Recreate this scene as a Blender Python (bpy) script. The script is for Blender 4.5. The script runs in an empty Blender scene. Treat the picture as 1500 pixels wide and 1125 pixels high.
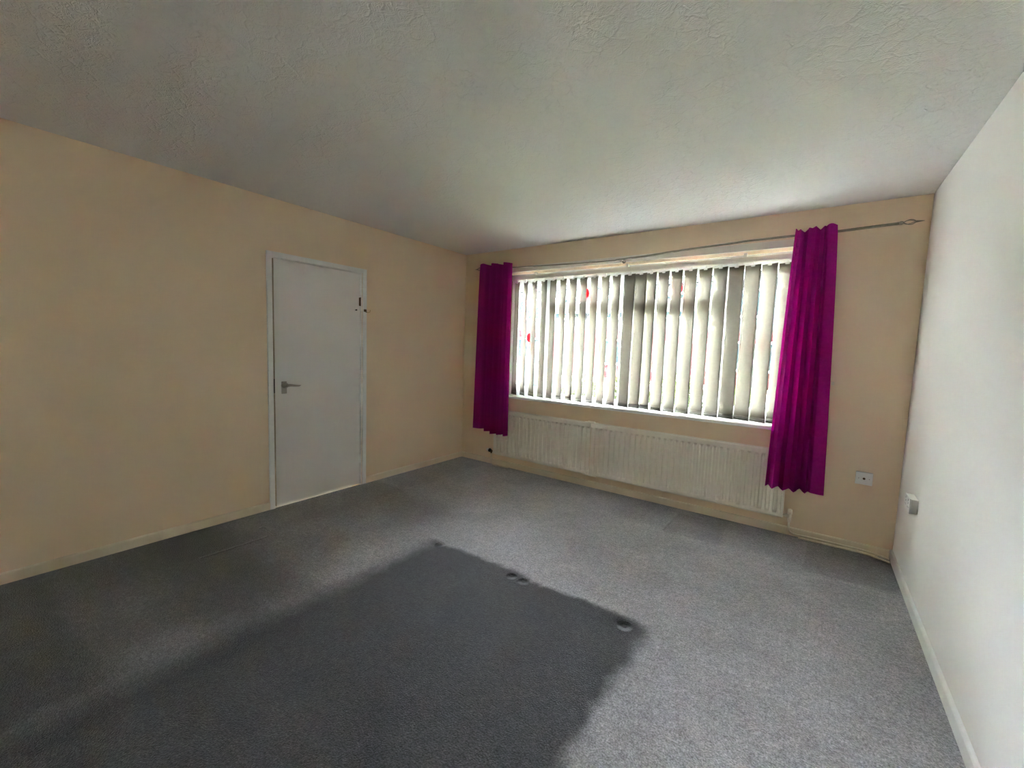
import bpy, bmesh, math, random
from mathutils import Vector, Matrix
random.seed(7)
PI = math.pi
S = bpy.context.scene
COL = S.collection

# ------------------------------------------------------------------ camera, sky, exposure
F_PX, CAM = 616.4, (3.4655, -3.8297, 1.3665)
YAW, PITCH, ROLL = -0.6201, -0.0869, 0.0346
fw = Vector((math.sin(YAW)*math.cos(PITCH), math.cos(YAW)*math.cos(PITCH), math.sin(PITCH)))
rt = Vector((math.cos(YAW), -math.sin(YAW), 0)); up = rt.cross(fw)
r2 = rt*math.cos(ROLL) + up*math.sin(ROLL); u2 = -rt*math.sin(ROLL) + up*math.cos(ROLL)
cam_d = bpy.data.cameras.new('camera'); cam = bpy.data.objects.new('camera', cam_d); COL.objects.link(cam)
cam.matrix_world = Matrix(((r2.x, u2.x, -fw.x, CAM[0]), (r2.y, u2.y, -fw.y, CAM[1]), (r2.z, u2.z, -fw.z, CAM[2]), (0, 0, 0, 1)))
cam_d.sensor_width = 36; cam_d.lens = 36*F_PX/1500; cam_d.clip_start = .05; cam_d.clip_end = 300
S.camera = cam
S.view_settings.view_transform = 'Standard'; S.view_settings.look = 'None'; S.view_settings.gamma = 1
S.view_settings.use_curve_mapping = False
S.view_settings.exposure = 5.74
W = bpy.data.worlds.new('overcast_sky'); S.world = W; W.use_nodes = True
bgn = W.node_tree.nodes['Background']; bgn.inputs[0].default_value = (.84, .895, 1.0, 1); bgn.inputs[1].default_value = 4.0
try:
    S.cycles.max_bounces = 16; S.cycles.diffuse_bounces = 10; S.cycles.transmission_bounces = 10
    S.cycles.sample_clamp_indirect = 5
except Exception: pass

# room measures (metres): window wall is y = 0, left wall x = 0
RW, RH, RD = 4.006, 2.442, -6.2
WX0, WX1, WZ0, WZ1 = .60, 3.34, .815, 2.184      # window opening

# ------------------------------------------------------------------ materials
def mat(name, col, rough=.6, metal=0, noise=0, nscale=20, bump=0, bscale=60, transl=0, spec=.3, bdist=.002, tcol=None):
    m = bpy.data.materials.new(name); m.use_nodes = True; nt = m.node_tree; N = nt.nodes; L = nt.links
    b = N['Principled BSDF']; out = N['Material Output']
    b.inputs['Roughness'].default_value = rough; b.inputs['Metallic'].default_value = metal
    b.inputs['Specular IOR Level'].default_value = spec
    tc = N.new('ShaderNodeTexCoord'); csock = None
    rgb = N.new('ShaderNodeRGB'); rgb.outputs[0].default_value = (*col, 1); csock = rgb.outputs[0]
    if noise:
        n = N.new('ShaderNodeTexNoise'); n.inputs['Scale'].default_value = nscale; n.inputs['Detail'].default_value = 5
        L.new(tc.outputs['Object'], n.inputs['Vector'])
        mr = N.new('ShaderNodeMapRange'); mr.inputs[1].default_value = .3; mr.inputs[2].default_value = .7
        mr.inputs[3].default_value = 1-noise; mr.inputs[4].default_value = 1+noise
        L.new(n.outputs[0], mr.inputs[0])
        vm = N.new('ShaderNodeVectorMath'); vm.operation = 'SCALE'
        L.new(rgb.outputs[0], vm.inputs[0]); L.new(mr.outputs[0], vm.inputs['Scale']); csock = vm.outputs[0]
    L.new(csock, b.inputs['Base Color'])
    if bump:
        n = N.new('ShaderNodeTexNoise'); n.inputs['Scale'].default_value = bscale; n.inputs['Detail'].default_value = 4
        L.new(tc.outputs['Object'], n.inputs['Vector'])
        bp = N.new('ShaderNodeBump'); bp.inputs['Strength'].default_value = bump; bp.inputs['Distance'].default_value = bdist
        L.new(n.outputs[0], bp.inputs['Height']); L.new(bp.outputs[0], b.inputs['Normal'])
    if transl:
        t = N.new('ShaderNodeBsdfTranslucent')
        if tcol: t.inputs[0].default_value = (*tcol, 1)
        else: L.new(csock, t.inputs[0])
        mx = N.new('ShaderNodeMixShader'); mx.inputs[0].default_value = transl
        L.new(b.outputs[0], mx.inputs[1]); L.new(t.outputs[0], mx.inputs[2]); L.new(mx.outputs[0], out.inputs[0])
    return m

M = {}
M['wall_cream'] = mat('cream_emulsion', (.82, .67, .49), .85, bump=.25, bscale=180, bdist=.001, noise=.02, nscale=3)
M['wall_pale'] = mat('pale_cream_emulsion', (.82, .80, .755), .85, bump=.25, bscale=180, bdist=.001)
M['trim_cream'] = mat('cream_gloss', (.78, .69, .53), .45, noise=.02)
M['trim_white'] = mat('white_gloss', (.82, .82, .80), .4, noise=.02)
M['door_white'] = mat('door_white_paint', (.78, .765, .74), .42, noise=.015, nscale=2, bump=.15, bscale=25)
M['upvc'] = mat('white_window_plastic', (.85, .86, .86), .35, noise=.01)
M['sill'] = mat('white_sill_gloss', (.86, .86, .85), .25, noise=.01)
M['rad'] = mat('radiator_enamel', (.80, .755, .66), .4, noise=.015)
M['pipe'] = mat('painted_pipe', (.76, .70, .57), .45, noise=.02)
M['curtain'] = mat('magenta_cloth', (.48, .015, .31), .9, noise=.08, nscale=60, bump=.3, bscale=400, transl=.05, spec=.1)
M['vane'] = mat('cream_jacquard_cloth', (.16, .146, .12), .9, noise=.06, nscale=45, bump=.5, bscale=45, transl=.15, spec=.05, tcol=(.90, .81, .66))  # room side darkened to hold down glare from the slat gaps
M['vane_back'] = mat('slat_bounce_backing', (.82, .81, .78), .9, noise=.02, transl=.13, spec=.05)  # white back added to bounce daylight onto the window frame
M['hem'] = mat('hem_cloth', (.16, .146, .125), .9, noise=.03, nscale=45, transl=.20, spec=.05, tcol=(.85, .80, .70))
M['plastic'] = mat('white_plastic', (.82, .82, .79), .4, noise=.01)
M['rail'] = mat('headrail_enamel', (.78, .76, .70), .4, noise=.01)
M['dark'] = mat('black_plastic', (.008, .006, .006), .45, noise=.1)
M['brown'] = mat('dark_brass', (.10, .06, .035), .4, metal=.6, noise=.1)
M['brass'] = mat('brass', (.55, .40, .20), .3, metal=1, noise=.05)
M['steel'] = mat('brushed_nickel', (.42, .39, .36), .28, metal=1, noise=.03)
M['rod'] = mat('antique_nickel', (.30, .27, .21), .38, metal=.9, noise=.06)
M['chain'] = mat('bead_chain', (.45, .44, .40), .5, noise=.05)
M['brick'] = mat('red_brick', (.014, .0032, .0036), .9, spec=0, noise=.12, nscale=6, bump=.3, bscale=12)
M['clad'] = mat('white_cladding', (.011, .0115, .012), .8, spec=0, noise=.04, nscale=2)
M['roof'] = mat('grey_roof_tile', (.010, .010, .010), .9, spec=0, noise=.15, nscale=8)
M['extglass'] = mat('far_window_glass', (.003, .0055, .0065), .6, spec=0, noise=.1)
M['road'] = mat('asphalt', (.33, .33, .34), .95, noise=.1, nscale=6)
M['paving'] = mat('pale_paving', (.55, .53, .50), .9, noise=.08, nscale=3)
M['grass'] = mat('lawn', (.16, .18, .08), .95, noise=.25, nscale=9, bump=.5, bscale=40, bdist=.02)
M['leaf'] = mat('hedge_leaf', (.010, .0115, .0028), .8, spec=0, noise=.35, nscale=5, transl=.2)
M['leaf2'] = mat('dark_leaf', (.004, .009, .004), .8, spec=0, noise=.35, nscale=6, transl=.2)
M['bark'] = mat('bark', (.0035, .0032, .003), .9, spec=0, noise=.25, nscale=10)
M['car'] = mat('pale_blue_car_paint', (.0055, .0085, .010), .6, noise=.02, spec=0)
M['cardark'] = mat('car_glass', (.0015, .002, .0025), .6, noise=.05, spec=0)
M['rubber'] = mat('tyre_rubber', (.001, .001, .001), .9, spec=0, noise=.1)
M['lead'] = mat('lead_came', (.10, .10, .11), .6, metal=.3, noise=.1)
M['edge_shade'] = mat('rebate_shade', (.30, .26, .20), .9, noise=.05)  # shade of the gap beside the door, put into the colour

def glass_mat(name, col, rough=0, mixd=.0):
    m = bpy.data.materials.new(name); m.use_nodes = True; nt = m.node_tree; N = nt.nodes; L = nt.links
    for n in list(N):
        if n.type == 'BSDF_PRINCIPLED': N.remove(n)
    out = N['Material Output']
    tr = N.new('ShaderNodeBsdfTransparent'); gl = N.new('ShaderNodeBsdfGlossy'); gl.inputs['Roughness'].default_value = .02
    tc = N.new('ShaderNodeTexCoord'); ns = N.new('ShaderNodeTexNoise'); ns.inputs['Scale'].default_value = 6
    L.new(tc.outputs['Object'], ns.inputs['Vector'])
    cr = N.new('ShaderNodeMix'); cr.data_type = 'RGBA'
    cr.inputs[6].default_value = (*col, 1); cr.inputs[7].default_value = (*[c*.96 for c in col], 1)
    L.new(ns.outputs[0], cr.inputs[0]); L.new(cr.outputs[2], tr.inputs[0])
    fr = N.new('ShaderNodeFresnel'); fr.inputs[0].default_value = 1.45
    mx = N.new('ShaderNodeMixShader'); L.new(fr.outputs[0], mx.inputs[0]); L.new(tr.outputs[0], mx.inputs[1]); L.new(gl.outputs[0], mx.inputs[2])
    if mixd:
        d = N.new('ShaderNodeBsdfTranslucent'); d.inputs[0].default_value = (*col, 1)
        m2 = N.new('ShaderNodeMixShader'); m2.inputs[0].default_value = mixd
        L.new(mx.outputs[0], m2.inputs[1]); L.new(d.outputs[0], m2.inputs[2]); L.new(m2.outputs[0], out.inputs[0])
    else: L.new(mx.outputs[0], out.inputs[0])
    return m
M['glass'] = glass_mat('clear_glass', (.97, .99, .98))
M['redglass'] = glass_mat('red_glass', (.80, .03, .035), mixd=.5)
M['greenglass'] = glass_mat('green_glass', (.35, .62, .40), mixd=.4)

# ceiling: embossed paper
def ceiling_mat():
    m = mat('embossed_ceiling_paper', (.79, .775, .755), .85); nt = m.node_tree; N = nt.nodes; L = nt.links
    b = N['Principled BSDF']; tc = N.new('ShaderNodeTexCoord')
    n1 = N.new('ShaderNodeTexNoise'); n1.inputs['Scale'].default_value = 14; n1.inputs['Detail'].default_value = 2
    L.new(tc.outputs['Object'], n1.inputs['Vector'])
    mp = N.new('ShaderNodeVectorMath'); mp.operation = 'MULTIPLY_ADD'
    mp.inputs[1].default_value = (.10, .10, .10); L.new(n1.outputs['Color'], mp.inputs[0]); L.new(tc.outputs['Object'], mp.inputs[2])
    v = N.new('ShaderNodeTexVoronoi'); v.feature = 'DISTANCE_TO_EDGE'; v.inputs['Scale'].default_value = 11
    L.new(mp.outputs[0], v.inputs['Vector'])
    r1 = N.new('ShaderNodeMapRange'); r1.inputs[1].default_value = 0; r1.inputs[2].default_value = .10
    L.new(v.outputs[0], r1.inputs[0])
    # squiggly ridges: bands of a noise field
    n2 = N.new('ShaderNodeTexNoise'); n2.inputs['Scale'].default_value = 30; n2.inputs['Detail'].default_value = 1.5; n2.inputs['Distortion'].default_value = 1.0
    L.new(tc.outputs['Object'], n2.inputs['Vector'])
    mm = N.new('ShaderNodeMath'); mm.operation = 'MULTIPLY'; mm.inputs[1].default_value = 42; L.new(n2.outputs[0], mm.inputs[0])
    sn = N.new('ShaderNodeMath'); sn.operation = 'SINE'; L.new(mm.outputs[0], sn.inputs[0])
    n3 = N.new('ShaderNodeTexNoise'); n3.inputs['Scale'].default_value = 130; n3.inputs['Detail'].default_value = 2
    L.new(tc.outputs['Object'], n3.inputs['Vector'])
    a1 = N.new('ShaderNodeMath'); a1.operation = 'MULTIPLY_ADD'; a1.inputs[1].default_value = .28
    L.new(sn.outputs[0], a1.inputs[0]); L.new(r1.outputs[0], a1.inputs[2])
    a2 = N.new('ShaderNodeMath'); a2.operation = 'MULTIPLY_ADD'; a2.inputs[1].default_value = .5
    L.new(n3.outputs[0], a2.inputs[0]); L.new(a1.outputs[0], a2.inputs[2])
    bp = N.new('ShaderNodeBump'); bp.inputs['Strength'].default_value = .52; bp.inputs['Distance'].default_value = .003
    L.new(a2.outputs[0], bp.inputs['Height']); L.new(bp.outputs[0], b.inputs['Normal'])
    return m
M['ceil'] = ceiling_mat()

# carpet: grey pile with furniture marks and light falloff painted in
def carpet_mat():
    m = mat('grey_carpet', (.2, .2, .2), .95); nt = m.node_tree; N = nt.nodes; L = nt.links; b = N['Principled BSDF']
    tc = N.new('ShaderNodeTexCoord'); P = tc.outputs['Object']
    def noise(scale, det=3, vec=P, dist=0):
        n = N.new('ShaderNodeTexNoise'); n.inputs['Scale'].default_value = scale; n.inputs['Detail'].default_value = det
        n.inputs['Distortion'].default_value = dist; L.new(vec, n.inputs['Vector']); return n
    wob = noise(7, 4)
    sub = N.new('ShaderNodeVectorMath'); sub.operation = 'SUBTRACT'; sub.inputs[1].default_value = (.5, .5, .5); L.new(wob.outputs['Color'], sub.inputs[0])
    def warped(amt):
        v = N.new('ShaderNodeVectorMath'); v.operation = 'MULTIPLY_ADD'; v.inputs[1].default_value = (amt, amt, 0)
        L.new(sub.outputs[0], v.inputs[0]); L.new(P, v.inputs[2])
        s = N.new('ShaderNodeSeparateXYZ'); L.new(v.outputs[0], s.inputs[0]); return s
    def mth(op, a, bb=None, c=None):
        n = N.new('ShaderNodeMath'); n.operation = op
        for i, x in enumerate((a, bb, c)):
            if x is None: continue
            if isinstance(x, (int, float)): n.inputs[i].default_value = x
            else: L.new(x, n.inputs[i])
        return n.outputs[0]
    def step(x, e, soft):      # 1 where x > e
        n = N.new('ShaderNodeMapRange'); n.interpolation_type = 'SMOOTHSTEP'
        n.inputs[1].default_value = e-soft; n.inputs[2].default_value = e+soft; L.new(x, n.inputs[0]); return n.outputs[0]
    def inv(x): return mth('SUBTRACT', 1, x)
    def rect(s, x0, x1, y0, y1, sx0, sx1, sy0, sy1):
        a = mth('MULTIPLY', step(s.outputs[0], x0, sx0), inv(step(s.outputs[0], x1, sx1)))
        c = mth('MULTIPLY', step(s.outputs[1], y0, sy0), inv(step(s.outputs[1], y1, sy1)))
        return mth('MULTIPLY', a, c)
    w = warped(.12); w2 = warped(.03)
    fac = None
    def apply(mask, k):
        nonlocal fac
        t = mth('SUBTRACT', 1, mth('MULTIPLY', mask, 1-k))
        fac = t if fac is None else mth('MULTIPLY', fac, t)
    # area where the sofa stood: unworn, darker pile, deepened further by painted light falloff
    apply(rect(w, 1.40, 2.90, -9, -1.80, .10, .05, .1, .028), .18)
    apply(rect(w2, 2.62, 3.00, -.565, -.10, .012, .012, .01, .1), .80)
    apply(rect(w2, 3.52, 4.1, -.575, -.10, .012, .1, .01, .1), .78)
    apply(rect(w, 2.2, 4.1, -.52, .2, .3, .1, .06, .1), .80)  # strip along the window wall: pile nap plus painted radiator shade
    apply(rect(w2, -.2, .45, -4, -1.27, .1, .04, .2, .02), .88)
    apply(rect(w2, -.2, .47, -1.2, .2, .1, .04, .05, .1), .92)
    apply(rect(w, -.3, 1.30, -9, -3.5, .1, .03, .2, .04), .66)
    apply(rect(w, -.3, 1.48, -9, -2.62, .1, .10, .2, .16), .42); apply(rect(w, -.3, 1.15, -3.1, -1.3, .1, .25, .2, .2), .68)  # light falloff over the left and near floor, painted as darker zones
    # trodden, paler blotches
    def blob(x, y, r, k):
        d = N.new('ShaderNodeVectorMath'); d.operation = 'DISTANCE'; d.inputs[1].default_value = (x, y, 0)
        v = N.new('ShaderNodeCombineXYZ'); L.new(w.outputs[0], v.inputs[0]); L.new(w.outputs[1], v.inputs[1]); L.new(v.outputs[0], d.inputs[0])
        apply(inv(step(d.outputs['Value'], r, r*.7)), k)
    blob(1.35, -2.80, .10, 1.35); blob(1.22, -3.25, .13, 1.3); blob(1.50, -2.62, .06, 1.25); blob(1.22, -2.35, .25, 1.12)
    blob(.9, -2.1, .35, 1.12)
    big = noise(3.2, 5, dist=.6); mid = noise(24, 4); fin = noise(160, 3); fib = noise(420, 2)
    def rng(x, lo, hi, a=.3, c=.7):
        n = N.new('ShaderNodeMapRange'); n.inputs[1].default_value = a; n.inputs[2].default_value = c; n.inputs[3].default_value = lo; n.inputs[4].default_value = hi
        L.new(x, n.inputs[0]); return n.outputs[0]
    for t in (rng(big.outputs[0], .88, 1.14), rng(mid.outputs[0], .86, 1.14), rng(fin.outputs[0], .58, 1.45), rng(noise(70, 3).outputs[0], .74, 1.28), rng(fib.outputs[0], .8, 1.22)):
        fac = mth('MULTIPLY', fac, t)
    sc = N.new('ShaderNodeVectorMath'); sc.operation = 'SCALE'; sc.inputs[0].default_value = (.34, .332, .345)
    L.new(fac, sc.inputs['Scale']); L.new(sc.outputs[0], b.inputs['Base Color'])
    # relief: fibres, castor dents, raised edges of the furniture marks
    h = mth('ADD', mth('MULTIPLY', fin.outputs[0], .9), mth('MULTIPLY', fib.outputs[0], .5))
    sp = N.new('ShaderNodeSeparateXYZ'); L.new(P, sp.inputs[0])
    for (x, y, r) in ((1.48, -1.83, .026), (2.095, -1.845, .023), (2.18, -1.848, .024), (2.80, -1.86, .027)):
        d = N.new('ShaderNodeVectorMath'); d.operation = 'DISTANCE'; d.inputs[1].default_value = (x, y, 0)
        v = N.new('ShaderNodeCombineXYZ'); L.new(sp.outputs[0], v.inputs[0]); L.new(sp.outputs[1], v.inputs[1]); L.new(v.outputs[0], d.inputs[0])
        h = mth('SUBTRACT', h, mth('MULTIPLY', inv(step(d.outputs['Value'], r, r*.6)), 5.5))
    def seam(x0, x1, y0, y1, amp):   # thin ridge inside this rectangle
        nonlocal h
        h = mth('ADD', h, mth('MULTIPLY', rect(w2, x0, x1, y0, y1, .006, .006, .006, .006), amp))
    seam(2.63, 3.0, -.588, -.570, 2.2); seam(3.54, 3.93, -.588, -.572, 2.0)
    seam(2.605, 2.622, -.56, -.33, 1.6); seam(2.995, 3.012, -.58, -.38, 1.8); seam(3.505, 3.52, -.57, -.32, .7)
    seam(.29, .50, -2.475, -2.455, 2.0); seam(.10, .43, -1.29, -1.272, 1.8); seam(.47, .49, -2.9, -2.5, .9); seam(.43, .45, -1.25, -.6, .9)
    bp = N.new('ShaderNodeBump'); bp.inputs['Strength'].default_value = .9; bp.inputs['Distance'].default_value = .006
    L.new(h, bp.inputs['Height']); L.new(bp.outputs[0], b.inputs['Normal'])
    b.inputs['Sheen Weight'].default_value = .35; b.inputs['Sheen Roughness'].default_value = .35; b.inputs['Sheen Tint'].default_value = (.9, .93, 1, 1)
    b.inputs['Specular IOR Level'].default_value = .1
    return m
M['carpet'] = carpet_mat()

# ------------------------------------------------------------------ mesh helpers
def empty(name, label, cat, loc=(0, 0, 0), group=None):
    o = bpy.data.objects.new(name, None); COL.objects.link(o); o.location = loc; o.empty_display_size = .1
    tag(o, label, cat, group); return o
def tag(o, label, cat, group=None):
    o['label'] = label; o['category'] = cat
    if group: o['group'] = group
    return o
def obj(name, bm, m, parent=None, smooth=False, label=None):
    """bm is in world coordinates; links it as one mesh object"""
    bmesh.ops.recalc_face_normals(bm, faces=bm.faces)
    me = bpy.data.meshes.new(name)
    if parent is not None:
        p = parent; off = Vector((0, 0, 0))
        while p is not None: off += p.location; p = p.parent
        bm.transform(Matrix.Translation(-off))
    bm.to_mesh(me); bm.free()
    if smooth:
        for f in me.polygons: f.use_smooth = True
    o = bpy.data.objects.new(name, me); COL.objects.link(o)
    ms = m if isinstance(m, (list, tuple)) else [m]
    for x in ms: me.materials.append(x)
    if parent is not None: o.parent = parent
    if label: o['label'] = label
    return o
def struct(name, bm, m, parent=None, smooth=False):
    o = obj(name, bm, m, parent, smooth)
    if parent is None: o['kind'] = 'structure'
    return o
def new(): return bmesh.new()
def box(bm, x0, x1, y0, y1, z0, z1, bev=0, seg=2):
    vs = [bm.verts.new((x, y, z)) for x in (x0, x1) for y in (y0, y1) for z in (z0, z1)]
    fs = [bm.faces.new([vs[i] for i in q]) for q in ((0, 1, 3, 2), (4, 6, 7, 5), (0, 4, 5, 1), (2, 3, 7, 6), (0, 2, 6, 4), (1, 5, 7, 3))]
    if bev:
        es = list({e for f in fs for e in f.edges})
        bmesh.ops.bevel(bm, geom=es, offset=bev, segments=seg, affect='EDGES', profile=.5)
    return bm
def tube(bm, pts, r, n=12, caps=True):
    pts = [Vector(p) for p in pts]; rs = r if isinstance(r, (list, tuple)) else [r]*len(pts)
    rings = []; prev = None
    for i, p in enumerate(pts):
        t = (pts[min(i+1, len(pts)-1)]-pts[max(i-1, 0)]).normalized()
        if prev is None:
            a = Vector((0, 0, 1)) if abs(t.z) < .9 else Vector((1, 0, 0))
            s = t.cross(a).normalized()
        else: s = (prev-t*prev.dot(t)).normalized()
        prev = s; q = t.cross(s)
        rings.append([bm.verts.new(p+rs[i]*(math.cos(2*PI*k/n)*s+math.sin(2*PI*k/n)*q)) for k in range(n)])
    for a, c in zip(rings, rings[1:]):
        for k in range(n): bm.faces.new((a[k], a[(k+1) % n], c[(k+1) % n], c[k]))
    if caps: bm.faces.new(rings[0][::-1]); bm.faces.new(rings[-1])
    return bm
def arc(c, r, a0, a1, ax1, ax2, n=8):
    c = Vector(c); ax1 = Vector(ax1); ax2 = Vector(ax2)
    return [c+r*(math.cos(a0+(a1-a0)*i/n)*ax1+math.sin(a0+(a1-a0)*i/n)*ax2) for i in range(n+1)]
def sphere(bm, c, rx, ry, rz, u=16, v=10):
    bmesh.ops.create_uvsphere(bm, u_segments=u, v_segments=v, radius=1, matrix=Matrix.Translation(c) @ Matrix.Diagonal((rx, ry, rz, 1)))
    return bm
def sheet(bm, rows, th=None):
    """grid of points rows[j][i]"""
    g = [[bm.verts.new(p) for p in r] for r in rows]
    for a, c in zip(g, g[1:]):
        for i in range(len(a)-1): bm.faces.new((a[i], a[i+1], c[i+1], c[i]))
    return g

# ------------------------------------------------------------------ the room
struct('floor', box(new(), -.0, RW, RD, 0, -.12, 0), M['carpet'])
struct('ceiling', box(new(), -.25, RW+.25, RD-.2, .28, RH, RH+.15), M['ceil'])
struct('wall_right', box(new(), RW, RW+.2, RD, .28, -.12, RH), M['wall_pale'])
RX0, RX1, RZ0, RZ1 = 1.2, 2.6, .95, 1.95      # unseen window added behind the camera for soft fill light
b = new(); box(b, -.15, RX0, RD-.15, RD, -.12, RH); box(b, RX1, RW+.2, RD-.15, RD, -.12, RH)
box(b, RX0, RX1, RD-.15, RD, -.12, RZ0); box(b, RX0, RX1, RD-.15, RD, RZ1, RH)
struct('wall_rear', b, M['wall_cream'])
w2 = bpy.data.objects.new('fill_window', None); COL.objects.link(w2); w2.location = (1.9, RD-.08, RZ0); w2['kind'] = 'structure'
b = new(); box(b, RX0, RX1, RD-.14, RD-.08, RZ0, RZ0+.06); box(b, RX0, RX1, RD-.14, RD-.08, RZ1-.06, RZ1)
for x in (RX0, (RX0+RX1)/2-.03, RX1-.06): box(b, x, x+.06, RD-.14, RD-.08, RZ0+.06, RZ1-.06)
obj('window_frame', b, M['upvc'], w2)
obj('pane', box(new(), RX0+.05, RX1-.05, RD-.112, RD-.108, RZ0+.05, RZ1-.05), M['glass'], w2)
M['fill_blind'] = mat('fill_blind_cloth', (.85, .80, .70), .9, noise=.03, transl=.075)  # added blind cloth; its translucency sets the fill light level
g_ = new(); sheet(g_, [[Vector((x, RD-.03, z)) for x in (RX0+.01, RX1-.01)] for z in (RZ0+.01, RZ1-.04)])
o = obj('fill_cloth', g_, M['fill_blind'], w2)
obj('fill_tube', tube(new(), [(RX0+.005, RD-.03, RZ1-.03), (RX1-.005, RD-.03, RZ1-.03)], .02, 16), M['plastic'], w2)
DY0, DY1, DZ = -2.235, -1.43, 2.005      # door opening in the left wall
b = new(); box(b, -.15, 0, RD, DY0, -.12, RH); box(b, -.15, 0, DY1, .28, -.12, RH); box(b, -.15, 0, DY0, DY1, DZ, RH)
struct('wall_left', b, M['wall_cream'])
b = new(); box(b, 0, WX0, 0, .28, -.12, RH); box(b, WX1, RW, 0, .28, -.12, RH)
box(b, WX0, WX1, 0, .28, WZ1, RH); box(b, WX0, WX1, 0, .28, -.12, WZ0-.02)
struct('wall_window', b, M['wall_cream'])

def skirting(name, p0, p1, h, t, nrm, m):
    """board with a rounded top edge, from p0 to p1, standing off the wall along nrm"""
    b = new(); prof = [(0, 0), (t, 0), (t, h-.008), (t*.75, h-.002), (t*.4, h), (0, h)]
    rows = []
    for p in (p0, p1):
        rows.append([b.verts.new((p[0]+nrm[0]*o, p[1]+nrm[1]*o, z)) for o, z in prof])
    n = len(prof)
    for k in range(n): b.faces.new((rows[0][k], rows[0][(k+1) % n], rows[1][(k+1) % n], rows[1][k]))
    b.faces.new(rows[0]); b.faces.new(rows[1][::-1])
    return struct(name, b, m)
s1 = skirting('baseboard_left', (0, RD+.02), (0, -2.272), .062, .014, (1, 0), M['trim_cream'])
skirting('baseboard_left_far', (0, -1.383), (0, -.0), .062, .014, (1, 0), M['trim_cream'])
skirting('baseboard_window', (.015, 0), (RW-.016, 0), .062, .014, (0, -1), M['trim_cream'])
skirting('baseboard_right', (RW, RD+.02), (RW, -.001), .066, .015, (-1, 0), M['trim_white'])
# paper edge where wall covering meets, in the right-hand corner: a boxed-in corner strip
# ------------------------------------------------------------------ door in the left wall
b = new()
AW = .038
box(b, 0, .016, -2.272, -2.272+AW, 0, 2.04, .002); box(b, 0, .016, -1.385-AW, -1.385, 0, 2.04, .002)
box(b, 0, .016, -2.272+AW, -1.385-AW, 2.04-AW, 2.04, .002)
# lining
box(b, -.15, .004, DY0, DY0+.006, 0, DZ); box(b, -.15, .004, DY1-.006, DY1, 0, DZ); box(b, -.15, .004, DY0+.006, DY1-.006, DZ-.006, DZ)
door = bpy.data.objects.new('door_1', None); COL.objects.link(door); door.location = (0, -1.83, 0); door['kind'] = 'structure'
door['label'] = 'flush white internal door in the cream left wall'
obj('door_frame', b, M['trim_white'], door)
b = new(); box(b, -.075, -.060, DY0+.006, DY0+.022, .42, DZ-.006); box(b, -.075, -.060, DY1-.022, DY1-.006, 0, DZ-.006); box(b, -.075, -.060, DY0+.022, DY1-.022, DZ-.022, DZ-.006)
obj('door_stop', b, M['trim_cream'], door)
LY0, LY1 = DY0+.024, DY1-.009
b = new(); box(b, -.054, -.012, LY0, LY1, .003, DZ-.010, .0015)
leaf = obj('door_leaf', b, M['door_white'], door)
obj('door_edge_shade', box(new(), -.0535, -.0125, LY0-.0015, LY0+.0002, .004, DZ-.011), M['edge_shade'], door, label='door edge with gap shade painted on')  # thin strip over the white edge, coloured as the gap's shade
hz = .99; hy = -2.141
b = new(); box(b, -.0125, -.007, hy-.021, hy+.021, hz-.062, hz+.038, .003)
hd = obj('backplate', b, M['steel'], door, label='nickel handle backplate')
b = new(); tube(b, [(-.0075, hy+.001, hz+.006), (.006, hy+.001, hz+.006), (.018, hy+.001, hz+.006), (.035, hy+.001, hz+.006)], [.026, .0245, .015, .011], 24)
sphere(b, (.037, hy+.001, hz+.006), .013, .014, .014)
tube(b, [(.037, hy, hz+.006), (.042, hy+.025, hz+.008), (.041, hy+.06, hz+.004), (.038, hy+.095, hz+.001), (.034, hy+.112, hz+.004)], [.0105, .010, .0085, .007, .004], 14)
obj('door_handle', b, M['steel'], door, smooth=True, label='nickel lever handle')
b = new(); box(b, -.046, -.0125, LY0-.004, LY0+.0005, hz-.055, hz+.060, .001)
obj('latch', b, M['dark'], door, label='dark latch plate')
for z in (1.74, .25):
    b = new(); tube(b, [(-.006, LY1+.001, z-.04), (-.006, LY1+.001, z+.04)], .005, 12); box(b, -.0125, -.010, LY1-.012, LY1+.002, z-.038, z+.038)
    obj('hinge', b, M['brown'] if z > 1 else M['trim_white'], door)
# hook and eye catch
ch = empty('cabin_hook', 'small brass cabin hook on right side of the white door frame', 'hook', (.016, -1.385, 1.66))
b = new(); box(b, .016, .019, -1.418, -1.390, 1.650, 1.672, .001)
tube(b, [(.019, -1.404, 1.667), (.030, -1.404, 1.670), (.036, -1.404, 1.662), (.030, -1.404, 1.655), (.024, -1.404, 1.650), (.030, -1.404, 1.645), (.036, -1.400, 1.648)], .0028, 8)
obj('hook_plate', b, M['brown'], ch, smooth=False)
b = new(); tube(b, [(.020, -1.392, 1.648), (.026, -1.378, 1.645), (.030, -1.364, 1.650), (.028, -1.356, 1.662), (.024, -1.356, 1.670)], .0030, 8)
obj('hook_arm', b, M['brass'], ch, smooth=True)
b = new(); tube(b, [(-.013, -1.487, 1.66), (.002, -1.487, 1.66)], .005, 10); tube(b, arc((.006, -1.487, 1.66), .006, 0, 2*PI, (1, 0, 0), (0, 0, 1), 12), .002, 6, False)
e = obj('screw_eye', b, M['dark']); tag(e, 'tiny dark screw eye on the white door near its hinge side', 'screw eye')

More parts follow.
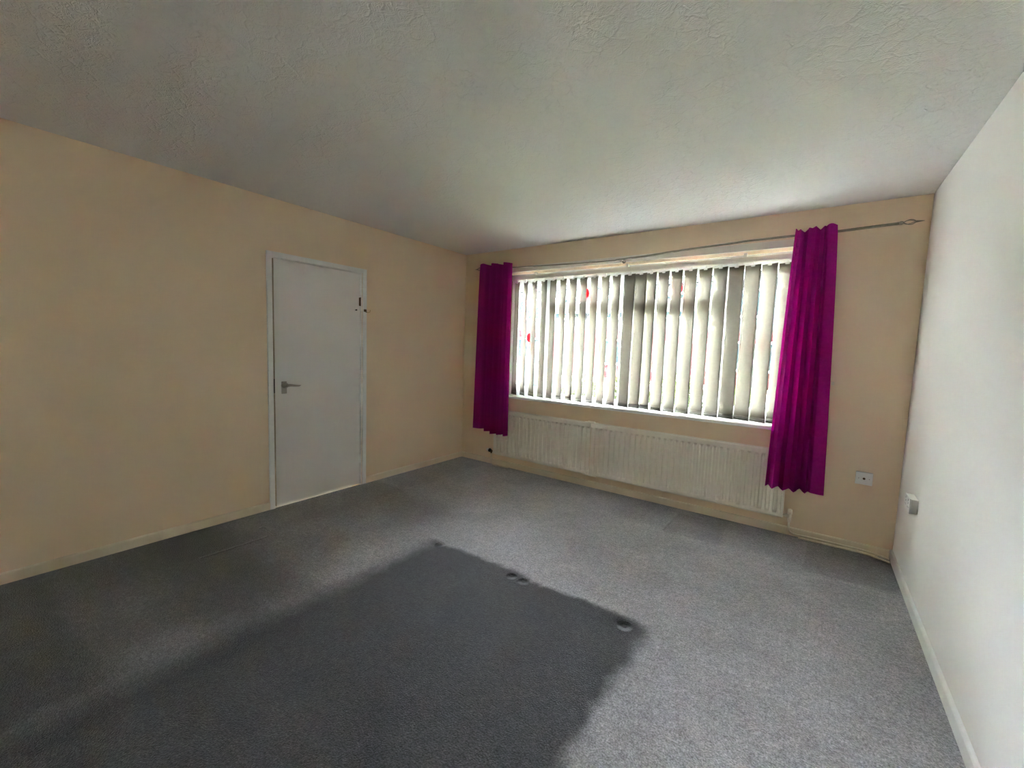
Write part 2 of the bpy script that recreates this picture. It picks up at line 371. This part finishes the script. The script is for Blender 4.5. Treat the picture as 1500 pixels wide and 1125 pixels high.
# hall behind the door, so that the gap beside it lets real light through
b = new(); box(b, -1.6, -.15, -3.2, -.6, -.12, 0); box(b, -1.7, -1.6, -3.2, -.6, -.12, RH); box(b, -1.7, -.15, -3.3, -3.2, -.12, RH); box(b, -1.7, -.15, -.6, -.5, -.12, RH); box(b, -1.7, -.25, -3.3, -.5, RH, RH+.1)
struct('wall_hall', b, M['wall_pale'])
hl = bpy.data.lights.new('hall_light', 'POINT'); hl.energy = .8; hl.shadow_soft_size = .08; hl.color = (1, .95, .88)
hlo = bpy.data.objects.new('hall_light', hl); COL.objects.link(hlo); hlo.location = (-.7, -2.5, 1.9)

# ------------------------------------------------------------------ window
win = bpy.data.objects.new('window_1', None); COL.objects.link(win); win.location = (1.97, .15, WZ0); win['kind'] = 'structure'
FY0, FY1 = .125, .185
mull = [(1.035, 1.105), (1.925, 2.015), (2.835, 2.905)]
b = new()
box(b, WX0, WX1, FY0, FY1, WZ0-.01, .875, .004); box(b, WX0, WX1, FY0, FY1, 2.085, WZ1, .004)
box(b, WX0, .655, FY0, FY1, .875, 2.085, .004); box(b, 3.285, WX1, FY0, FY1, .875, 2.085, .004)
for a, c in mull: box(b, a, c, FY0, FY1, .875, 2.085, .004)
for a, c in ((1.105, 1.925), (2.015, 2.835)): box(b, a, c, FY0, FY1, 1.755, 1.82, .004)
obj('window_frame', b, M['upvc'], win)
# sashes: (x0,x1,z0,z1,width)
bays = [(.655, 1.035, .875, 2.085, .030), (1.105, 1.925, 1.82, 2.085, .040), (2.015, 2.835, 1.82, 2.085, .040),
        (1.105, 1.925, .875, 1.755, .014), (2.015, 2.835, .875, 1.755, .014), (2.905, 3.285, .875, 2.085, .030)]
for i, (x0, x1, z0, z1, w) in enumerate(bays):
    b = new(); zb = w+.03 if i in (0, 5) else w*.8
    ya, yb = (.112, .165) if w > .02 else (.135, .165)
    box(b, x0, x0+w, ya, yb, z0, z1, .003); box(b, x1-w, x1, ya, yb, z0, z1, .003)
    box(b, x0+w, x1-w, ya, yb, z0, z0+zb, .003); box(b, x0+w, x1-w, ya, yb, z1-w, z1, .003)
    sash = obj('sash' if w > .02 else 'glazing_bead', b, M['upvc'], win)
    gx0, gx1, gz0, gz1 = x0+w, x1-w, z0+zb, z1-w
    b = new(); box(b, gx0, gx1, .148, .152, gz0, gz1)
    obj('pane', b, M['glass'], sash)
    # gasket + lead line + arcs + red oval in the middle of side panes and top lights
    b = new()
    for (p, q) in (((gx0, gz0), (gx1, gz0)), ((gx0, gz1), (gx1, gz1)), ((gx0, gz0), (gx0, gz1)), ((gx1, gz0), (gx1, gz1))):
        tube(b, [(p[0], .1475, p[1]), (q[0], .1475, q[1])], .0035, 6)
    obj('gasket', b, M['lead'], sash)
    if i in (3, 4): continue
    cx = (gx0+gx1)/2; cz = 1.48 if i in (0, 5) else 1.942
    sx = min(.155, (gx1-gx0)/2-.02); sz = min(.33, (gz1-cz)-.012); ox, oz = .036, (.055 if i in (0, 5) else .052)
    b = new()
    for p, q in (((gx0, cz), (cx-ox, cz)), ((cx+ox, cz), (gx1, cz))): tube(b, [(p[0], .147, p[1]), (q[0], .147, q[1])], .0032, 6)
    for s in (-1, 1):
        pts = []
        for k in range(17):
            t = -1+2*k/16; pts.append((cx+s*(.075*math.cos(t*PI/2)+.02*math.cos(t*PI*1.5)), .147, cz+t*sz))
        tube(b, pts, .0028, 6)
    tube(b, [(cx+ox*math.cos(a), .147, cz+oz*math.sin(a)) for a in [2*PI*k/24 for k in range(25)]], .003, 6, False)
    obj('leading', b, M['lead'], sash)
    b = new(); vs = [[b.verts.new((cx+ox*math.cos(2*PI*k/24), y, cz+oz*math.sin(2*PI*k/24))) for k in range(24)] for y in (.1445, .1475)]
    b.faces.new(vs[0]); b.faces.new(vs[1][::-1])
    for k in range(24): b.faces.new((vs[0][k], vs[0][(k+1) % 24], vs[1][(k+1) % 24], vs[1][k]))
    obj('red_glass', b, M['redglass'], sash, label='red oval glass piece')
    if i in (0, 5):
        b = new()
        for s in (1,):
            z = cz+s*(oz+.022); vs = [[b.verts.new((cx+dx, y, z+dz)) for dx, dz in ((0, -.02), (.022, 0), (0, .05), (-.022, 0))] for y in (.1445, .1475)]
            b.faces.new(vs[0]); b.faces.new(vs[1][::-1])
            for k in range(4): b.faces.new((vs[0][k], vs[0][(k+1) % 4], vs[1][(k+1) % 4], vs[1][k]))
        obj('green_glass', b, M['greenglass'], sash, label='green glass leaf')
# casement handles on the top lights
for x in (1.515, 2.425):
    b = new(); box(b, x-.012, x+.012, .100, .112, 1.83, 1.855, .002); box(b, x-.05, x+.008, .092, .101, 1.836, 1.849, .003)
    obj('window_handle', b, M['plastic'], win)
# sill board with nosing
b = new(); box(b, WX0-.03, WX1+.03, -.034, 0, WZ0-.018, WZ0+.008, .005, 3); box(b, WX0, WX1, -.005, FY0+.01, WZ0-.018, WZ0+.008, 0)
obj('window_sill', b, M['sill'], win)
# exterior sill
b = new(); box(b, WX0, WX1, .18, .34, WZ0-.04, WZ0-.005, .004)
obj('outer_sill', b, M['upvc'], win)
# batten above the window
b = new(); box(b, .50, 3.46, -.020, 0, WZ1, 2.240, .002)
struct('trim_1', b, M['rad'])

# ------------------------------------------------------------------ vertical blind
BY = .07
blind = empty('vertical_blind', 'cream fabric vertical blind with open slats covering the window', 'blind', (1.95, BY, 2.15))
b = new(); box(b, WX0+.015, WX1-.02, BY-.022, BY+.020, 2.118, 2.152, .002)
box(b, WX0+.015, WX1-.02, BY-.024, BY-.020, 2.110, 2.120, .001); box(b, WX0+.015, WX1-.02, BY+.016, BY+.020, 2.110, 2.120, .001)
obj('headrail', b, M['rail'], blind)
for x in (WX1-.028, WX0+.004): obj('end_cap', box(new(), x, x+.014, BY-.026, BY+.022, 2.104, 2.154, .002), M['plastic'], blind)
for x in (.95, 1.97, 2.95): obj('bracket', box(new(), x-.012, x+.012, BY-.015, BY+.012, 2.150, WZ1), M['plastic'], blind)
tops = [32, 35, 33, 29.5, 29, 29, 27.5, 29.5, 30, 28.5, 31, 18, 17, 28, 27, 28.5, 26, 26, 24.5, 23, 24, 29, 27]
bots = [28, 33, 29, 30.5, 31, 33, 31, 32, 32, 34, 27, 20, 22, 30, 25.5, 25.5, 19, 27, 20, 18.5, 24.5, 26, 26]
cxs = [.713, .8255, .942, 1.061, 1.175, 1.292, 1.408, 1.525, 1.642, 1.759, 1.870, 1.999, 2.107, 2.204, 2.313, 2.4265, 2.541, 2.660, 2.7765, 2.894, 3.011, 3.127, 3.243]
ZT, ZB, VW = 2.088, .833, .127
def vane_pt(cx, a, u, off=0, curve=.007):
    """u in -1..1 across the slat, a the turn; the right edge comes into the room"""
    ca, sa = math.cos(a), math.sin(a)
    w = u*VW/2; d = curve*(1-u*u)-curve*.5+off
    return cx+w*ca+d*sa, BY-w*sa+d*ca
def slat(cx, a0, a1, z0, z1, th, curve, nz=14, nu=8):
    b = new(); fr, bk = [], []
    for j in range(nz+1):
        t = j/nz; z = z1+(z0-z1)*t
        tt = (ZT-z)/(ZT-ZB); a = math.radians(a0+(a1-a0)*tt); cv = curve*(.7+.5*math.sin(tt*2.5))
        fr.append([Vector((*vane_pt(cx, a, -1+2*i/nu, -th/2, cv), z)) for i in range(nu+1)])
        bk.append([Vector((*vane_pt(cx, a, -1+2*i/nu, th/2, cv), z)) for i in range(nu+1)])
    g1 = sheet(b, fr); g2 = sheet(b, bk)
    for f in b.faces: f.material_index = 0
    bkv = {v for row in g2 for v in row}
    for f in b.faces:
        if all(v in bkv for v in f.verts): f.material_index = 1
    for i in range(nu):
        for g, k in ((0, 0), (-1, -1)): b.faces.new((g1[g][i], g1[g][i+1], g2[g][i+1], g2[g][i]))
    for j in range(nz):
        for i in (0, nu): b.faces.new((g1[j][i], g1[j+1][i], g2[j+1][i], g2[j][i]))
    return b
for k, (cx, a0, a1) in enumerate(zip(cxs, tops, bots)):
    dz = (k*37 % 7)*.0006
    v = obj('slat', slat(cx, a0, a1, ZB+dz, ZT, .0008, .006), [M['vane'], M['vane_back']], blind, smooth=True)
    b = slat(cx, a1, a1, ZB+dz-.001, ZB+dz+.036, .0042, .0066, 2)
    obj('hem_weight', b, [M['hem'], M['vane_back']], v, smooth=True)
    b = new(); box(b, cx-.006, cx+.006, BY-.008, BY+.008, ZT-.006, 2.112, .001); box(b, cx-.018, cx+.018, BY-.004, BY+.004, ZT-.012, ZT+.002, .001)
    obj('hanger', b, M['plastic'], v)
for side in (-1, 1):
    b = new(); pts = []
    for k, (cx, a1) in enumerate(zip(cxs, bots)):
        x, y = vane_pt(cx, math.radians(a1), side*.93)
        pts.append((x, y, ZB+.032))
        if k < len(cxs)-1:
            x2, y2 = vane_pt(cxs[k+1], math.radians(bots[k+1]), side*.93)
            for t in (.25, .5, .75): pts.append((x+(x2-x)*t, y+(y2-y)*t, ZB+.032-.012*math.sin(t*PI)))
    tube(b, pts, .0014, 6)
    obj('bead_chain', b, M['chain'], blind)

# ------------------------------------------------------------------ curtain pole
pole = empty('curtain_pole', 'thin sagging metal curtain pole with open cage finials', 'curtain pole', (1.97, -.12, 2.2))
PY = -.12
left_pts = [(.37, PY, 2.232), (.8, PY, 2.216), (1.19, PY, 2.202), (1.6, PY, 2.191), (1.985, PY, 2.186)]
right_pts = [(1.93, PY, 2.188), (2.2, PY, 2.199), (2.6, PY, 2.222), (3.0, PY, 2.238), (3.3, PY, 2.239), (3.55, PY, 2.239), (3.85, PY, 2.249)]
obj('rod', tube(new(), left_pts, .0065, 14), M['rod'], pole, smooth=True)
obj('rod', tube(new(), right_pts, .0085, 14), M['rod'], pole, smooth=True)
def finial(x, z, s):
    b = new(); tube(b, [(x-s*.012, PY, z), (x, PY, z), (x+s*.010, PY, z)], [.0095, .011, .006], 12)
    for k in range(4):
        a = PI/4+k*PI/2; pts = []
        for i in range(11):
            t = i/10; r = .0185*math.sin(PI*t)**.8 if 0 < t < 1 else 0
            pts.append((x+s*(.008+.062*t), PY+r*math.cos(a+t*.8), z+r*math.sin(a+t*.8)))
        tube(b, pts, .0024, 6)
    tube(b, [(x+s*.068, PY, z), (x+s*.080, PY, z), (x+s*.108, PY, z)], [.007, .0055, .001], 10)
    obj('finial', b, M['rod'], pole, smooth=True)
finial(3.852, 2.250, 1); finial(.352, 2.2325, -1)
for x, z in ((1.968, 2.187), (.62, 2.222), (3.36, 2.238)):
    b = new(); tube(b, [(x, -.022, z), (x, -.08, z-.002), (x, PY, z-.010)], .004, 8)
    tube(b, [(x, -.0205, z), (x, -.026, z)], .016, 16)
    tube(b, arc((x, PY, z), .0105, PI, 2*PI, (0, 1, 0), (0, 0, 1), 8), .003, 6)
    obj('bracket', b, M['rod'], pole)

# ------------------------------------------------------------------ curtains
def curtain(name, label, xt0, xt1, xb0, xb1, zt, zb, folds, flat, side):
    """a gathered sheet: rounded pleats, one flat return panel; folds run down with slight drift"""
    b = new(); nx, nz = folds*24+20, 40; rng = random.Random(int(xt0*100))
    ph = [rng.uniform(-.35, .35) for _ in range(folds+3)]; am = [rng.uniform(.75, 1.2) for _ in range(folds+3)]
    def prof(s, t):
        # s 0..1 across, t 0 top .. 1 bottom ; flat part width fraction
        fs, fe = flat
        if fs <= s <= fe and fe > fs:
            k = (s-fs)/(fe-fs); return s, -.006*math.sin(PI*k)-.022*min(1, (k if side > 0 else 1-k)*6)
        ss = s if s < fs else (s-(fe-fs)); q = ss/(1-(fe-fs))*folds
        i = int(q); f = q-i
        a = 2*PI*f
        amp = (.040+.014*t)*am[min(i, folds)]
        w = math.sin(a+ph[i]*.6*t)
        w = math.copysign(abs(w)**.75, w)
        dx = .30*math.sin(2*a)/folds*.16
        return s+dx, amp*w+.004*math.sin(3.1*t+i)
    rows, rows2 = [], []
    def top_z(s): return zt(s)
    for j in range(nz+1):
        t = j/nz; row = []
        for i in range(nx+1):
            s = i/nx; sx, y = prof(s, t)
            x0 = xt0+(xb0-xt0)*t**.8; x1 = xt1+(xb1-xt1)*t**.8
            z1 = top_z(s); z0 = zb(s)
            z = z1+(z0-z1)*t
            yy = -.178-.010*t+y*(.85 if t < .03 else 1)
            row.append(Vector((x0+(x1-x0)*min(max(sx, 0), 1), yy, z)))
        rows.append(row)
    sheet(b, rows)
    ret = b.copy(); bmesh.ops.solidify(b, geom=list(b.faces), thickness=.0022)
    ret.free()
    o = obj(name, b, M['curtain'], smooth=True); tag(o, label, 'curtain'); return o
curtain('curtain', 'left magenta curtain bunched beside the dark corner of the room', .386, .813, .350, .822,
        lambda s: 2.264+.008*math.sin(s*17)-.010*s, lambda s: .434-.028*min(1, max(0, (s-.3)*3))+.004*math.sin(9*s), 4, (.0, .24), -1)
curtain('curtain', 'right magenta curtain bunched beside the pale right-hand wall', 3.286, 3.522, 3.236, 3.592,
        lambda s: 2.268+.010*math.sin(s*14+2.2)-.012*math.exp(-((s-.28)/.12)**2), lambda s: .390+.022*s+.004*math.sin(11*s), 4, (.74, 1.0), 1)

# ------------------------------------------------------------------ radiators
RY = -.100
def radiator(label, x0, x1, z0, z1, joint_left, joint_right, blanks=()):
    r = empty('radiator', label, 'radiator', ((x0+x1)/2, -.07, z0), 'white panel radiators under the window')
    pitch = .0497; n = max(1, round((x1-x0-.03)/pitch)); off = ((x1-x0)-n*pitch)/2
    b = new(); xs = []
    steps = 10
    xs = [x0]+[x0+off+pitch*i/steps for i in range(n*steps+1)]+[x1]
    zs = [z0, z0+.006, z0+.020, z0+.026, z0+.032, z0+.040, z0+.050, (z0+z1)/2, z1-.062, z1-.054, z1-.046, z1-.038, z1-.010, z1-.003, z1]
    def mask(z):
        a = min(1, max(0, (z-(z0+.022))/.022)); c = min(1, max(0, ((z1-.040)-z)/.018)); m_ = min(a, c); return m_*m_*(3-2*m_)
    rows = []
    for z in zs:
        row = []
        for i, x in enumerate(xs):
            q = ((x-x0-off)/pitch) % 1.0 if x0+off-1e-6 < x < x1-off+1e-6 else 0
            ridge = .5-.5*math.cos(2*PI*q); ridge = min(1, max(0, (ridge-.25)/.5)); ridge = ridge*ridge*(3-2*ridge)
            m_ = mask(z); base = 0.0
            edge = .004*(1-min(1, min(z-z0, z1-z)/.006)) 
            y = RY + (1-ridge)*.013*m_ + edge
            row.append(Vector((x, y, z)))
        rows.append(row)
    g = sheet(b, rows)
    # closed back
    bk = [[b.verts.new((p[0], RY+.028, z)) for p in (rows[0][0], rows[0][-1])] for z in (zs[0], zs[-1])]
    b.faces.new([v for v in g[0]]+[bk[0][1], bk[0][0]]); b.faces.new([v for v in g[-1]][::-1]+[bk[1][0], bk[1][1]])
    b.faces.new([r_[0] for r_ in g]+[bk[1][0], bk[0][0]]); b.faces.new([r_[-1] for r_ in g][::-1]+[bk[0][1], bk[1][1]])
    b.faces.new((bk[0][0], bk[0][1], bk[1][1], bk[1][0]))
    obj('panel', b, M['rad'], r)
    for z in (z1-.001, z0-.007): obj('seam', box(new(), x0+.035, x1-.035, RY+.009, RY+.013, z, z+.008, .001), M['rad'], r)
    for x in (x0+.18, x1-.18):
        for z in (z0+.02, z1-.05): obj('bracket', box(new(), x-.015, x+.015, RY+.028, -.001, z, z+.03), M['rad'], r)
    return r
radA = radiator('left half of the joined white radiators, beside dark valve knob', .560, 1.748, .152, .662, 0, 1)
radB = radiator('longer right radiator running under right curtain', 1.758, 3.362, .152, .662, 1, 0)
for z in (.664, .150):
    b = new(); tube(b, [(1.715, RY+.014, z), (1.722, RY+.014, z), (1.790, RY+.014, z), (1.797, RY+.014, z)], [.008, .0155, .0155, .008], 6)
    tube(b, [(1.69, RY+.014, z-.002), (1.83, RY+.014, z-.002)], .009, 12)
    obj('joining_nut', b, M['rad'], radB)
# left thumb valve (dark collar, white cap)
tv = empty('radiator_valve', 'radiator valve with dark collar and white cap by the corner', 'valve', (.52, RY+.02, .17))
b = new(); tube(b, [(.560, RY+.014, .172), (.530, RY+.014, .172)], [.010, .012], 12); tube(b, [(.533, RY+.014, .172), (.533, RY+.014, .150)], .010, 12)
obj('valve_body', b, M['brown'], tv, smooth=True)
b = new(); tube(b, [(.533, RY+.014, .174), (.512, RY+.014, .178), (.500, RY+.014, .180)], [.014, .022, .020], 18)
obj('collar', b, M['dark'], tv, smooth=True)
b = new(); tube(b, [(.501, RY+.014, .180), (.478, RY+.014, .182), (.466, RY+.014, .182)], [.018, .017, .012], 18)
obj('cap', b, M['plastic'], tv, smooth=True)
# lockshield valve at right
lv = empty('radiator_valve', 'cream painted lockshield valve at the right radiator end', 'valve', (3.405, RY+.02, .17))
b = new(); tube(b, [(3.362, RY+.014, .172), (3.376, RY+.014, .172), (3.380, RY+.014, .172), (3.402, RY+.014, .172)], [.010, .010, .015, .012], 12)
tube(b, [(3.405, RY+.014, .125), (3.405, RY+.014, .150), (3.405, RY+.014, .190)], [.010, .013, .013], 12)
obj('valve_body', b, M['pipe'], lv, smooth=True)
b = new(); tube(b, [(3.405, RY+.014, .190), (3.405, RY+.014, .222)], [.016, .0145], 16); sphere(b, (3.405, RY+.014, .2225), .0135, .0135, .003)
obj('cap', b, M['pipe'], lv, smooth=True)
# pipes
b = new(); tube(b, [(.533, RY+.014, .152), (.533, RY+.014, .06), (.540, RY+.016, .032), (.560, RY+.022, .018), (.600, RY+.030, .011), (.75, RY+.055, .010)], .0065, 10)
o = obj('heating_pipe', b, M['pipe'], smooth=True); tag(o, 'short cream pipe dropping from left radiator valve to carpet', 'pipe')
b = new(); tube(b, [(3.405, RY+.014, .128), (3.405, RY+.014, .085), (3.410, RY+.022, .055), (3.428, RY+.045, .034), (3.46, RY+.062, .024), (3.55, -.024, .022), (3.84, -.024, .022), (3.90, -.036, .022), (3.985, -.085, .022)], .0072, 12)
o = obj('heating_pipe', b, M['pipe'], smooth=True); tag(o, 'cream pipe from right radiator valve along skirting, nearer the wall', 'pipe')
b = new(); tube(b, [(3.47, -.046, .008), (3.84, -.046, .010), (3.895, -.060, .010), (3.985, -.108, .010)], .0072, 12)
o = obj('heating_pipe', b, M['pipe'], smooth=True); tag(o, 'cream pipe on carpet at the right skirting corner, nearer the camera', 'pipe')

# ------------------------------------------------------------------ sockets
def aerial():
    t = empty('aerial_socket', 'white square aerial socket on window wall right of the curtain', 'socket', (3.812, 0, .533))
    b = new(); box(b, 3.768, 3.858, -.022, 0, .492, .576, .003)
    obj('back_box', b, M['plastic'], t)
    b = new(); box(b, 3.766, 3.860, -.030, -.022, .490, .578, .003)
    obj('faceplate', b, M['plastic'], t)
    b = new(); tube(b, [(3.813, -.0295, .534), (3.813, -.034, .534)], .0075, 14); tube(b, [(3.813, -.033, .534), (3.813, -.0365, .534)], .004, 12)
    obj('connector', b, M['brown'], t)
    for x in (3.784, 3.842): obj('screw', tube(new(), [(x, -.0295, .534), (x, -.031, .534)], .003, 10), M['steel'], t)
aerial()
def plug_socket():
    xx = RW; y0, y1, z0, z1 = -.605, -.460, .500, .586
    t = empty('plug_socket', 'white double plug socket on the pale right wall', 'socket', (xx, (y0+y1)/2, .543))
    b = new(); box(b, xx-.030, xx, y0+.002, y1-.002, z0+.002, z1-.002, .003); obj('back_box', b, M['plastic'], t)
    b = new(); box(b, xx-.038, xx-.030, y0, y1, z0, z1, .003); obj('faceplate', b, M['plastic'], t)
    for k in (0, 1):
        yc = y0+.038+k*.070
        b = new(); box(b, xx-.0385, xx-.0378, yc-.003, yc+.003, z0+.046, z0+.056); box(b, xx-.0385, xx-.0378, yc-.014, yc-.008, z0+.028, z0+.032); box(b, xx-.0385, xx-.0378, yc+.008, yc+.014, z0+.028, z0+.032)
        obj('pin_holes', b, M['dark'], t)
        b = new(); box(b, xx-.042, xx-.0378, yc-.006, yc+.006, z1-.022, z1-.008, .001); obj('switch', b, M['plastic'], t)
plug_socket()
# tie-back hook by the right curtain
t = empty('tieback_hook', 'little cream tieback hook on wall beside the right curtain', 'hook', (3.585, 0, 1.185))
b = new(); box(b, 3.577, 3.595, -.006, 0, 1.172, 1.198, .002); tube(b, [(3.586, -.005, 1.184), (3.586, -.022, 1.184), (3.590, -.030, 1.190), (3.590, -.030, 1.200)], .003, 8)
obj('hook_body', b, M['pipe'], t)

# ------------------------------------------------------------------ outside
GZ = -.28
b = new(); box(b, -60, 60, -40, 80, GZ-.2, GZ); struct('ground_lawn', b, M['grass'])
b = new(); box(b, -50, 50, 9.0, 15.0, GZ, GZ+.02); struct('ground_road', b, M['road'])
b = new(); box(b, -50, 50, 7.2, 9.0, GZ, GZ+.10); box(b, -50, 50, 15.0, 16.8, GZ, GZ+.10); box(b, -7.5, -1.6, .6, 7.2, GZ, GZ+.03)
struct('ground_paving', b, M['paving'])
def shrub(name, label, cx, cy, rx, ry, z0, z1, n, m, seed, group=None):
    rg = random.Random(seed); b = new()
    # twiggy core so the crown has mass
    sphere(b, (cx, cy, (z0+z1)/2), rx*.72, ry*.72, (z1-z0)/2*.8, 14, 10)
    for v in b.verts: v.co += Vector((rg.uniform(-.05, .05), rg.uniform(-.05, .05), rg.uniform(-.05, .05)))
    for _ in range(n):
        th = rg.uniform(0, 2*PI); ph = math.acos(rg.uniform(-.7, 1)); k = rg.uniform(.7, 1.05)
        c = Vector((cx+rx*k*math.sin(ph)*math.cos(th), cy+ry*k*math.sin(ph)*math.sin(th), (z0+z1)/2+(z1-z0)/2*k*math.cos(ph)))
        d = Vector((rg.gauss(0, 1), rg.gauss(0, 1), rg.gauss(0, 1))).normalized(); e = d.orthogonal().normalized(); s = rg.uniform(.04, .075)
        nrm = d.cross(e)*s*.15
        q = [c-d*s, c+e*s*.45+nrm, c+d*s, c-e*s*.45+nrm]
        vs = [b.verts.new(p) for p in q]; b.faces.new(vs)
    o = obj(name, b, m); tag(o, label, 'shrub', group); return o
for i, x in enumerate((-1.0, .1, 1.2, 2.3, 3.4)):
    shrub('garden_shrub', 'yellow green garden shrub seen through the blind slats', x, 5.3+.25*(i % 2), .52, .6, GZ, .72+.12*(i % 3), 1500, M['leaf'] if i % 2 == 0 else M['leaf'], i, 'yellow green shrubs along front garden')
shrub('conifer', 'dark green bush outside behind the left part of blind', -6.8, 7.0, .9, .7, GZ, 1.9, 1800, M['leaf2'], 31)

def tree(name, label, base, h, seed, spread=1):
    rg = random.Random(seed); b = new()
    def grow(p, d, l, r, depth):
        q = p+d*l; mid = p+d*l*.5+Vector((rg.uniform(-.06, .06), rg.uniform(-.06, .06), 0))*l
        tube(b, [p, mid, q], [r, r*.85, r*.68], 6)
        if depth == 0: return
        for _ in range(3 if depth > 1 else 4):
            nd = (d+Vector((rg.uniform(-.8, .8), rg.uniform(-.8, .8), rg.uniform(-.15, .5)))*spread).normalized()
            grow(q, nd, l*rg.uniform(.55, .78), r*.55, depth-1)
    grow(Vector(base), Vector((0, 0, 1)), h*.34, h*.025, 4)
    o = obj(name, b, M['bark']); tag(o, label, 'tree'); return o
tree('bare_tree', 'bare branching tree outside left end of window', (-5.6, 8.0, GZ+.1), 5.2, 3)
tree('bare_tree', 'slim bare tree outside behind middle slats', (-6.3, 16, GZ+.1), 5.0, 8)
tree('bare_tree', 'bare tree outside behind the right-hand slats', (1.4, 16, GZ+.1), 6.0, 12)

def house(x0, label, seed):
    h = empty('terraced_house', label, 'house', (x0+3.2, 22, GZ), 'terraced houses across the road')
    x1 = x0+6.4; Y = 20.0
    b = new(); box(b, x0, x1, Y, Y+7, GZ, 2.55); obj('brick_storey', b, M['brick'], h)
    b = new(); box(b, x0, x1, Y-.06, Y+7, 2.55, 5.1)
    for k in range(9): box(b, x0, x1, Y-.085, Y-.05, 2.6+k*.28, 2.62+k*.28+.01)
    obj('clad_storey', b, M['clad'], h)
    b = new(); vs = [b.verts.new(p) for p in ((x0, Y-.4, 5.05), (x1, Y-.4, 5.05), (x1, Y+3.5, 7.0), (x0, Y+3.5, 7.0), (x0, Y+7.4, 5.05), (x1, Y+7.4, 5.05))]
    b.faces.new((vs[0], vs[1], vs[2], vs[3])); b.faces.new((vs[3], vs[2], vs[5], vs[4])); b.faces.new((vs[0], vs[3], vs[4])); b.faces.new((vs[1], vs[5], vs[2])); b.faces.new((vs[0], vs[4], vs[5], vs[1]))
    obj('roof', b, M['roof'], h)
    for (a, c, d, e) in ((.6, 3.0, .65, 1.95), (.6, 2.6, 3.3, 4.5), (3.8, 5.6, 3.3, 4.5)):
        b = new(); xa, xb = x0+a, x0+c
        for bx in ((xa, xb, d-.08, d), (xa, xb, e, e+.08), (xa-.08, xa, d-.08, e+.08), (xb, xb+.08, d-.08, e+.08), ((xa+xb)/2-.04, (xa+xb)/2+.04, d, e)): box(b, bx[0], bx[1], Y-.14, Y-.02, bx[2], bx[3])
        w = obj('window', b, M['upvc'], h)
        b = new(); box(b, xa, xb, Y-.10, Y-.07, d, e); obj('pane', b, M['extglass'], w)
    b = new(); box(b, x0+4.2, x0+5.1, Y-.08, Y, GZ+.12, 1.85, .01); obj('front_door', b, M['clad'], h)
    b = new(); box(b, x0+5.0-.5, x0+5.0+.3, Y+3.1, Y+3.9, 6.6, 7.7); obj('chimney', b, M['brick'], h)
lab = ['brick and white terraced house across road, seen through leftmost slats', 'brick and white terraced house across road, left of centre',
       'brick and white terraced house across road, behind middle slats', 'brick and white terraced house across road, behind right-hand slats', 'brick and white terraced house across road, furthest right']
for i in range(5): house(-20.5+i*6.45, lab[i], i)

def car():
    c = empty('parked_car', 'pale blue car parked outside at left of the window', 'car', (-3.9, 4.9, GZ+.03))
    z = GZ+.03; L_, cx, y0, y1 = 4.0, -3.9, 4.1, 5.75
    side = [(-2.0, .28), (-2.0, .62), (-1.86, .80), (-1.15, .90), (-.62, 1.36), (.62, 1.42), (1.35, 1.36), (1.90, .95), (2.0, .80), (2.0, .28)]
    b = new(); rows = []
    for y, k in ((y0, .0), (y0+.06, 1), (y1-.06, 1), (y1, 0)):
        rows.append([b.verts.new((cx+px*(1 if k else .97), y+((.13 if y < 5 else -.13) if pz > 1 else 0), z+pz-(.0 if k else .02 if pz > .5 else 0))) for px, pz in side])
    n = len(side)
    for a, d in zip(rows, rows[1:]):
        for i in range(n): b.faces.new((a[i], a[(i+1) % n], d[(i+1) % n], d[i]))
    b.faces.new(rows[0]); b.faces.new(rows[-1][::-1])
    bmesh.ops.bevel(b, geom=[e for e in b.edges if e.calc_length() > .25], offset=.03, segments=2, affect='EDGES')
    obj('car_body', b, M['car'], c, smooth=False)
    for y in (y0+.085, y1-.085):
        b = new(); vs = [b.verts.new((cx+px, y+s_, z+pz)) for s_ in (-.03, .03) for px, pz in ((-1.02, .93), (-.58, 1.30), (.58, 1.36), (1.22, 1.31), (1.50, .96))]
        b.faces.new(vs[:5]); b.faces.new(vs[5:][::-1])
        for i in range(5): b.faces.new((vs[i], vs[(i+1) % 5], vs[5+(i+1) % 5], vs[5+i]))
        obj('side_window', b, M['cardark'], c)
    for px in (-1.25, 1.25):
        for y in (y0+.08, y1-.08):
            b = new(); tube(b, [(cx+px, y-.10, z+.30), (cx+px, y+.10, z+.30)], .30, 24); w = obj('wheel', b, M['rubber'], c)
            b = new(); tube(b, [(cx+px, y-.105, z+.30), (cx+px, y+.105, z+.30)], .19, 18); obj('wheel_hub', b, M['steel'], w)
    b = new(); box(b, cx-2.02, cx-1.97, y0+.12, y0+.40, z+.58, z+.72, .01); obj('headlamp', b, M['plastic'], c)
    obj('headlamp', box(new(), cx-2.02, cx-1.97, y1-.40, y1-.12, z+.58, z+.72, .01), M['plastic'], c)
car()
